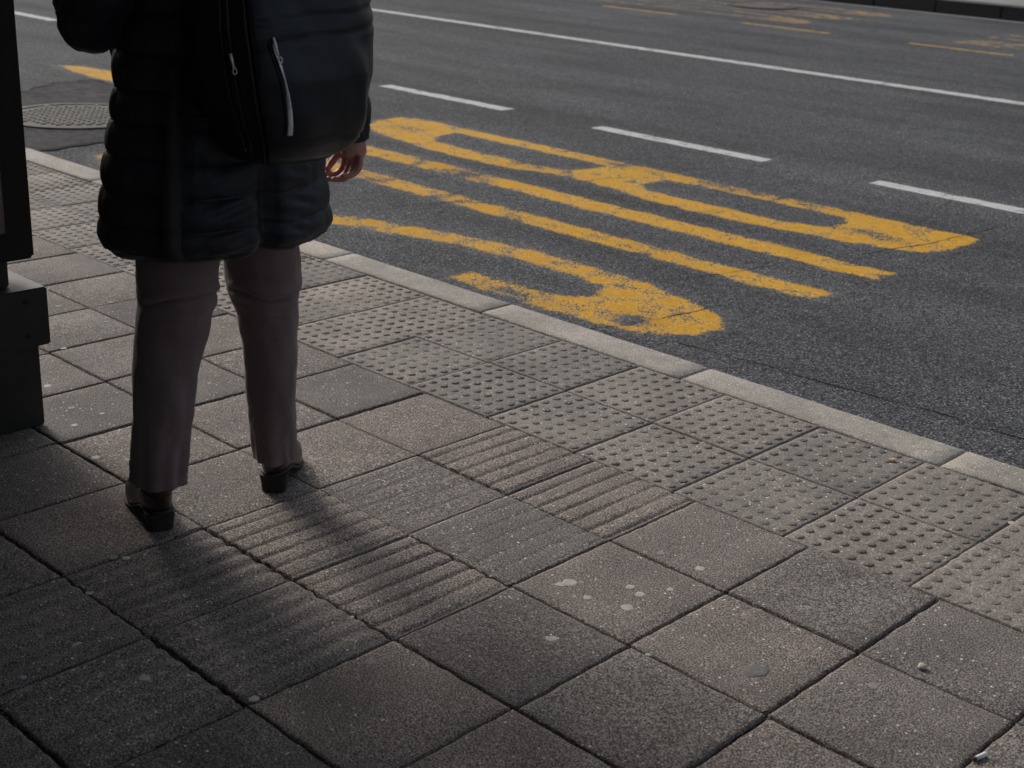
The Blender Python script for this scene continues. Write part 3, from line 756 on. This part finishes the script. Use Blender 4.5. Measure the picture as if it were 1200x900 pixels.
# coat: quilted shell
def puffer():
    N = NT('navy padded nylon'); n = N.noise(7, 5, .65); n2 = N.noise(22, 2, .5, N.coord((1, 1, .8))); n3 = N.noise(600, 2)
    c = N.ramp(n, [(.3, (.0055, .0066, .0110)), (.7, (.0105, .0140, .0250))])
    N.b.inputs['Sheen Weight'].default_value = .05
    return N.done(c, .55, N.bump(n2, .6, .010, N.bump(n3, .2, .0006)), .35)
M_coat = puffer()
cz = [.686, .694, .702, .697, .727, .767, .806, .884, .941, .998, 1.054, 1.13, 1.22, 1.30, 1.36, 1.40, 1.43]
cw = [.232, .242, .250, .256, .264, .261, .255, .244, .234, .223, .212, .206, .203, .200, .185, .150, .095]
cyc = [-.0] * 17
seams = [.704, .760, .830, .904, .974, 1.042, 1.118, 1.20, 1.28, 1.355]
cb = MB(); rings = []; n = 150; m = 260
def coat_r(a, z):
    """returns local x,y of the coat surface at angle a (0 = right, pi/2 = front), height z"""
    wv = float(np.interp(z, cz, cw)); A = wv * .985; Bd = A * .74
    ca, sa = math.cos(a), math.sin(a)
    ex = .82
    x = A * math.copysign(abs(ca) ** ex, ca); y = Bd * math.copysign(abs(sa) ** ex, sa)
    # quilt
    zz = z + .006 * fn(ca * 2, sa * 2, z * 3) + .004 * math.sin(a * 3)
    for i in range(len(seams) - 1):
        if seams[i] <= zz <= seams[i + 1]:
            t = (zz - seams[i]) / (seams[i + 1] - seams[i]); pf = math.sin(math.pi * t) ** .42; break
    else: pf = .35 if zz > seams[-1] else math.sin(math.pi * min(1, max(0, (zz - .684) / .022))) ** .5 * .5
    # vertical panel seams: back vent, side seams
    dv = 1.0
    for s0, wd, dp in ((-math.pi / 2, .050, .9), (math.pi + .55, .03, .35), (-.5, .03, .3)):
        d = abs((a - s0 + math.pi) % (2 * math.pi) - math.pi); dv -= dp * math.exp(-(d / wd) ** 2)
    k = .0125 * pf * dv
    k += .0045 * fn(ca * 5, sa * 5, z * 7) + .0022 * fn(ca * 16, sa * 16, z * 11) * (1 if pf < .8 else .5)
    # radial puckers near the seams
    k += .0022 * (1 - pf) * math.sin(a * 70 + 6 * fn(ca * 4, sa * 4, z * 5))
    d = abs((a + math.pi / 2 + math.pi) % (2 * math.pi) - math.pi)
    if z < .90:   # open back vent
        op = min(1, (.90 - z) / .10); k -= .034 * op * math.exp(-(d / .045) ** 2)
        # puckers fanning from the vent
        k += .0035 * op * math.exp(-((d - .25) / .2) ** 2) * math.sin(z * 190 + d * 14)
    L = math.hypot(x, y); return x * (1 + k / L) + .031, y * (1 + k / L) - .014
for i in range(m + 1):
    z = .686 + (1.43 - .686) * i / m; ring = []
    for j in range(n):
        a = 2 * math.pi * j / n; x, y = coat_r(a, z)
        hemz = 0
        if z < .77:
            d = abs((a + math.pi / 2 + math.pi) % (2 * math.pi) - math.pi)
            hemz = (.010 * math.exp(-(d / .10) ** 2)) + .004 * fn(math.cos(a) * 4, math.sin(a) * 4, 1)
            hemz += -.022 * math.exp(-((a - math.pi * .92) / .42) ** 2)       # the left front hangs lower
            hemz *= (.77 - z) / .10
        ring.append((x, y, z + hemz))
    rings.append(ring)
under = [[(.024 + (p[0] - .024) * q, -.014 + (p[1] + .014) * q, p[2] + dz) for p in rings[0]] for q, dz in ((.90, .10), (.93, .02), (.975, .001))]
cb.loft(under + rings, False, True)
# sleeves
def sleeve(pts, rad, cuff):
    P_ = [Vector(p) for p in pts]; L = [0]
    for a, b in zip(P_, P_[1:]): L.append(L[-1] + (b - a).length)
    tot = L[-1]; rings = []; n = 60; m = 130
    for i in range(m + 1):
        s = tot * i / m
        c = Vector([float(np.interp(s, L, [p[k] for p in P_])) for k in range(3)])
        c2 = Vector([float(np.interp(min(tot, s + .02), L, [p[k] for p in P_])) for k in range(3)]); c1 = Vector([float(np.interp(max(0, s - .02), L, [p[k] for p in P_])) for k in range(3)])
        t = (c2 - c1).normalized(); a1 = t.cross(Vector((0, 1, 0))).normalized(); b1 = t.cross(a1)
        r = float(np.interp(s, L, rad)); pf = abs(math.sin(math.pi * s / .072)) ** .5
        if s > tot - .03: pf = .4
        ring = []
        for j in range(n):
            q = 2 * math.pi * j / n
            rr = r + .010 * (pf - .6) + .006 * fn(math.cos(q) * 3, math.sin(q) * 3, s * 22) + .002 * (1 - pf) * math.sin(q * 22)
            ring.append(c + a1 * math.cos(q) * rr + b1 * math.sin(q) * rr)
        rings.append(ring)
    rings.append([P_[-1] + (Vector(p) - P_[-1]) * .7 for p in rings[-1]])
    rings.append([P_[-1] + (Vector(p) - P_[-1]) * .95 + (P_[-2] - P_[-1]).normalized() * .03 for p in rings[-2]])
    cb.loft(rings, True, False)
def bez(a, b, c, n=14): return [Vector(a) * (1 - t) ** 2 + Vector(b) * 2 * t * (1 - t) + Vector(c) * t * t for t in [i / n for i in range(n + 1)]]
def rr_(a, b, c, n=14): return [a * (1 - t) ** 2 + b * 2 * t * (1 - t) + c * t * t for t in [i / n for i in range(n + 1)]]
sleeve(bez((.165, -.005, 1.37), (.325, -.085, 1.22), (.366, -.078, .893)), rr_(.085, .072, .048), True)
sleeve(bez((-.11, -.005, 1.37), (-.25, -.03, 1.27), (-.225, .04, 1.185)) + bez((-.222, .055, 1.18), (-.19, .14, 1.22), (-.14, .215, 1.31), 8), rr_(.080, .070, .066) + rr_(.066, .062, .046, 8), True)
# collar / hood roll
cb.tube([(.03 + .085 * math.cos(t), .0 + .08 * math.sin(t), 1.43 + .012 * math.sin(t)) for t in [2 * math.pi * i / 24 for i in range(25)]], .032, 14)
coat = cb.obj('coat', M_coat, person)

# ------------------------------------------------------------------ backpack (same local frame)
bp = link(bpy.data.objects.new('backpack', None)); bp.location = PO; bp.rotation_euler.z = PROT
tag(bp, 'black backpack with silver zip pulls and a reflective strip on the back of the person', 'backpack')
def packfab(name, base, rough=.42):
    N = NT(name); n = N.noise(5, 5, .6); n2 = N.noise(9, 2, .5, N.coord((1, 1, .7))); n3 = N.noise(900, 2)
    return N.done(N.ramp(n, [(.3, tuple(x * .75 for x in base)), (.7, tuple(x * 1.3 for x in base))]), rough, N.bump(n2, .5, .02, N.bump(n3, .15, .0004)), .3)
M_pack = packfab('black pack cloth', (.005, .0053, .006), .6)
M_front = packfab('blue black coated cloth', (.013, .016, .0215), .42)
M_pip = simple('black piping', (.006, .006, .006), .5)
M_zipm = simple('zip metal', (.72, .70, .65), .45, .5, None)
M_refl = simple('reflective tape', (.85, .87, .92), .5, 0, (300, .3, .001), (90, .75, 1.2))
PZ0, PZ1 = .905, 1.40
def pack_half(z):
    w_ = float(np.interp(z, [.905, .910, .924, .952, .995, 1.05, 1.10, 1.2, 1.30, 1.36, 1.395, 1.40], [.045, .075, .103, .126, .145, .163, .176, .184, .172, .145, .09, .05]))
    d = float(np.interp(z, [.905, .914, .93, .965, 1.03, 1.10, 1.2, 1.32, 1.38, 1.40], [.06, .12, .155, .185, .205, .21, .195, .16, .11, .06]))
    return w_, d
PX, PY = .027, -.205
def pack_pt(s, z, out=0.0):
    """s from -1 (left edge where it meets the back) over the front (0) to 1"""
    w_, d = pack_half(z); a = s * math.pi / 2 * 1.0
    ca, sa = math.cos(a), math.sin(a); e = .55
    x = w_ * math.copysign(abs(sa) ** e, sa); y = -d * abs(ca) ** (e * 1.05)
    # slack cloth
    k = .013 * fn(x * 6, z * 5, 3) + .007 * fn(x * 15 + z * 6, z * 12, 6)
    k *= 1
    q = (w_ + out + k) / w_
    return Vector((PX + x * q, PY + y * (d + out + k) / d, z))
mb = MB(); rings = []
for i in range(90):
    z = PZ0 + (PZ1 - PZ0) * i / 89; rings.append([pack_pt(-1 + 2 * j / 79, z) for j in range(80)])
mb.loft(rings); mb.obj('main_compartment', M_pack, bp)
# front pocket: a panel standing proud of the main bag
mb = MB(); rings = []
for i in range(70):
    z = .920 + (1.375 - .920) * i / 69; ss = np.linspace(-.50, .50, 50); row = []
    for s in ss:
        ed = min(1, (.50 - abs(s)) / .05); ez = min(1, (z - .920) / .02, (1.375 - z) / .03); o_ = .012 * max(0, min(ed, ez)) ** .5
        g = 0
        for zc, cur in ((1.218, .03), (1.178, .04)):
            g += .0045 * math.exp(-((z - zc - cur * (s + .1)) / .004) ** 2)
        g += .003 * math.exp(-((z - .985 + .03 * s) / .003) ** 2)
        fold = .006 * math.exp(-(((s - .24) * 5 + (z - 1.02) * 4) / .35) ** 2) * math.exp(-((z - 1.05) / .07) ** 2)
        row.append(pack_pt(s, z, .001 + o_ - g + fold))
    rings.append(row)
mb.loft(rings, False, False, closed=False); mb.obj('front_pocket', M_front, bp)
for s in (-.525, .525):
    mb = MB(); mb.tube([pack_pt(s * (1 - .0 * i), z, .004) for i, z in enumerate(np.linspace(.920, 1.38, 40))], .0042, 8); mb.obj('piping', M_pip, bp)
for s in (-.70, .70, -.78):
    mb = MB(); mb.tube([pack_pt(s, z, .002) for z in np.linspace(.945, 1.37, 40)], .0035, 8, (1, .6)); mb.obj('side_zip', M_pip, bp)
mb = MB(); mb.tube([pack_pt(s, .918 + .01 * abs(s), .004) for s in np.linspace(-.525, .525, 40)], .0042, 8); mb.obj('piping', M_pip, bp)
# reflective slanted pocket strip and zip
strip = [(-.235 + .115 * (1 - t) ** 0 * 0 + x, z) for t, x, z in ((0, -.045, 1.172), (0, -.035, 1.155), (0, -.010, 1.13), (0, .005, 1.105), (0, .016, 1.075), (0, .020, 1.045), (0, .022, 1.015), (0, .020, .992))]
mb = MB(); mb.tube([pack_pt(s, z, .0150) for s, z in strip], .0058, 8, (1.0, .35)); mb.obj('reflective_strip', M_refl, bp)
mb = MB(); mb.tube([pack_pt(s - .034, z, .0140) for s, z in strip], .0045, 8, (1.0, .5)); mb.obj('zip_track', M_pip, bp)
def zpull(name, s, z, out, ds=.012, L=.03):
    mb = MB(); p = [pack_pt(s + ds * t, z - L * t, out + .002) for t in (0, .25, .5, .75)]
    mb.tube(p, [.0035, .0045, .003, .0035], 8, (1, .7))
    c = pack_pt(s + ds, z - L * .95, out + .003)
    mb.tube([c + Vector((.0045 * math.cos(t), 0, .0065 * math.sin(t))) for t in [2 * math.pi * i / 12 for i in range(13)]], .0013, 6)
    mb.obj(name, M_zipm, bp)
zpull('zip_pull', -.275, 1.185, .017, .03, .045); zpull('zip_pull', -.70, 1.150, .006, .02, .035); zpull('zip_pull', .62, 1.148, .008, -.005, .035)
# shoulder straps and hanging webbing
M_web = simple('black webbing', (.0055, .0055, .006), .7, 0, (500, .4, .001))
for s in (-1, 1):
    mb = MB(); mb.tube([(.03 + s * .09, -.19, 1.36), (.03 + s * .10, -.12, 1.445), (.03 + s * .11, -.01, 1.465), (.03 + s * .12, .10, 1.42), (.03 + s * .13, .16, 1.30), (.03 + s * .14, .155, 1.17), (.03 + s * .168, .05, 1.06), (.03 + s * .165, -.08, 1.01), (.03 + s * .14, -.2, .99)],
                       .03, 10, (1.0, .25)); mb.obj('shoulder_strap', M_web, bp)
mb = MB(); pts = []
for z in np.linspace(1.10, .70, 30):
    x, y = coat_r(math.pi + .72, z); pts.append((.024 + (x - .024) * 1.03, -.014 + (y + .014) * 1.03, z))
V = []
for p in pts: V += [Vector(p) + Vector((-.010, -.010, 0)) * 1.0 + Vector((.022, -.018, 0)) * -.5, Vector(p) + Vector((.016, -.013, 0))]
F = [(2 * i, 2 * i + 1, 2 * i + 3, 2 * i + 2) for i in range(len(pts) - 1)]
wb = mesh_obj('webbing_tail', V, F, M_web, bp, True); sm = wb.modifiers.new('t', 'SOLIDIFY'); sm.thickness = .002

# ------------------------------------------------------------------ small things on the pavement
from mathutils.bvhtree import BVHTree
_b = [BVHTree.FromPolygons([v.co[:] for v in o.data.vertices], [p.vertices[:] for p in o.data.polygons]) for o in (pav, tac)]
def top_z(x, y):
    return max([h[0].z for h in (b.ray_cast(Vector((x, y, .2)), Vector((0, 0, -1))) for b in _b) if h[0]] + [-.008])
M_gum = simple('trodden chewing gum', (.38, .355, .32), .8, 0, (200, .4, .001), (40, .75, 1.15))
M_gumd = simple('old chewing gum', (.22, .21, .198), .8, 0, (200, .4, .001), (40, .75, 1.15))
def flat(name, x, y, r, m, z=None, n=22, sq=1.0, th=.0003):
    mb = MB(); sd_ = random.random() * 50; rot = random.random() * 3
    def ring(k, zz): return [(r * k * (1 + .28 * fn(math.cos(t) * 1.6, math.sin(t) * 1.6, sd_)) * math.cos(t), sq * r * k * (1 + .28 * fn(math.cos(t) * 1.6, math.sin(t) * 1.6, sd_)) * math.sin(t), zz) for t in [2 * math.pi * j / n for j in range(n)]]
    mb.loft([ring(1.0, -.003), ring(1, -.0002), ring(.9, th), ring(.4, th * 1.2)]); o = mb.obj(name, m)
    o.location = (x, y, top_z(x, y) + .0004); o.rotation_euler.z = rot; return o
gum = [(.158, -.578, .017), (.150, -.60, .012), (.318, -.568, .015), (.262, -.49, .011), (.30, -.50, .012), (.23, -.60, .010), (.33, -.43, .009), (.42, -.52, .010)]
bands = [((-3.4, -1.0), (-1.2, -.25), 50), ((-1.0, .9), (-1.6, -.05), 26), ((-1.5, 1.2), (.03, .68), 12), ((-.8, .2), (-1.7, -1.1), 7)]
for (a, b), (c, d), k in bands:
    for _ in range(k): gum.append((random.uniform(a, b), random.uniform(c, d), random.uniform(.005, .0125)))
for i, (x, y, r) in enumerate(gum):
    if -1.7 < x < -1.4 and y < -.95: continue
    o = flat('gum_spot', x, y, r, M_gum if random.random() < .35 or i < 8 else M_gumd)
    lb = ('pale chewing gum spot trodden onto the blister tiles' if y > 0 else
          'pale chewing gum spot on the slab right of the ribbed slabs' if x > .076 and i < 8 else
          'chewing gum spot on a plain slab right of the ribbed slabs' if x > .076 else
          'chewing gum spot on the ribbed slabs in front of the feet' if x > -.62 else
          'chewing gum spot on the slabs between the pedestal and the shoes')
    tag(o, lb, 'gum spot', 'trodden chewing gum spots on the paving')
# bluish grey blot on the slab near the bottom right
o = flat('paint_blot', .66, -.575, .03, simple('grey blue blot', (.135, .130, .128), .9, var=(90, .7, 1.3)), z=.0026, sq=.8, th=.0004); tag(o, 'bluish grey blot on the slab at the lower right', 'blot')
# fallen leaf fragment, pebbles, cigarette end
lf = MB(); lf.loft([[(-.012, -.006, 0), (.0, -.011, .003), (.013, -.003, .001), (.009, .008, .004), (-.006, .009, .001)], [(-.012, -.006, .0012), (.0, -.011, .0042), (.013, -.003, .0022), (.009, .008, .0052), (-.006, .009, .0022)]])
o = lf.obj('leaf_scrap', simple('dry leaf', (.50, .30, .17), .7, var=(80, .8, 1.2)), None, False); o.location = (.280, .640, .003); o.scale = (.9, .9, 1.0)
tag(o, 'small orange scrap of dry leaf on the blister tile beside the kerb', 'leaf')
def pebble(x, y, r, m, label, sq=.6):
    bm = bmesh.new(); bmesh.ops.create_icosphere(bm, subdivisions=2, radius=r); s0 = random.random() * 9
    for v in bm.verts: v.co *= 1 + .25 * fn(v.co.x / r, v.co.y / r, v.co.z / r + s0); v.co.z *= sq
    o = bm_obj('pebble', bm, m); o.location = (x, y, r * sq * .8 + .001); tag(o, label, 'pebble'); return o
M_peb = simple('cream stone', (.50, .46, .38), .8, var=(70, .8, 1.1))
pebble(.888, -.305, .0095, M_peb, 'cream flat pebble in the slab joint at the lower right')
pebble(-.70, -1.02 + .30 + .06, .007, M_peb, 'small pale pebble beside the right shoe')
cg = MB(); cg.tube([(-.016, 0, 0), (.012, 0, 0)], .0045, 14)
ci = link(bpy.data.objects.new('cigarette_end', None)); ci.location = (1.122, -.512, .0065)
tag(ci, 'white cigarette end lying in the joint at the bottom right corner', 'cigarette end')
# axis towards the view's lower left / upper right
ci.rotation_euler.z = R_(78)
cg.obj('paper', simple('white paper', (.75, .75, .74), .7), ci)
cg = MB(); cg.tube([(-.0215, 0, -.0003), (-.0162, 0, 0)], .0043, 14); cg.obj('filter', simple('burnt brown end', (.09, .04, .02), .9), ci)

# loose grit and crumbs: one uncountable mass
gr = MB()
def grain(x, y, z, r):
    p = [Vector((random.uniform(-1, 1), random.uniform(-1, 1), random.uniform(-.3, 1))).normalized() * r * random.uniform(.6, 1.2) for _ in range(4)]
    b = len(gr.v)
    base = [(x + r * math.cos(a) * random.uniform(.6, 1.1), y + r * math.sin(a) * random.uniform(.6, 1.1), z) for a in (0, 1.3, 2.6, 3.9, 5.1)]
    gr.v += base + [(x + random.uniform(-.4, .4) * r, y + random.uniform(-.4, .4) * r, z + r * .9)]
    for i in range(5): gr.f.append((b + i, b + (i + 1) % 5, b + 5))
for _ in range(5200):
    r = rng.random()
    if r < .8:                                   # in the joints
        if random.random() < .5:
            v = random.choice([0, -1, -2, -3, -4.07]) * T; x = random.uniform(-3.5, 1.7); y = v + random.gauss(0, .004)
        else:
            y = random.uniform(-1.9, .0); x = (.22 + random.randint(-9, 4)) * T + random.gauss(0, .004)
        grain(x, y, -.007, random.uniform(.0012, .0032))
    else:
        x = random.uniform(-3.5, 1.6); y = random.uniform(-1.9, .7); grain(x, y, top_z(x, y), random.uniform(.0007, .0016))
N = NT('grit'); v = N.voro(90); c = N.ramp(N.sepx(v, 0), [(0, (.05, .04, .03)), (.5, (.16, .12, .09)), (.85, (.3, .25, .2)), (1, (.55, .5, .42))]); M_grit = N.done(c, .9)
tag(gr.obj('grit', M_grit, None, False), 'loose grit scattered in the joints and on the slabs', kind='stuff')
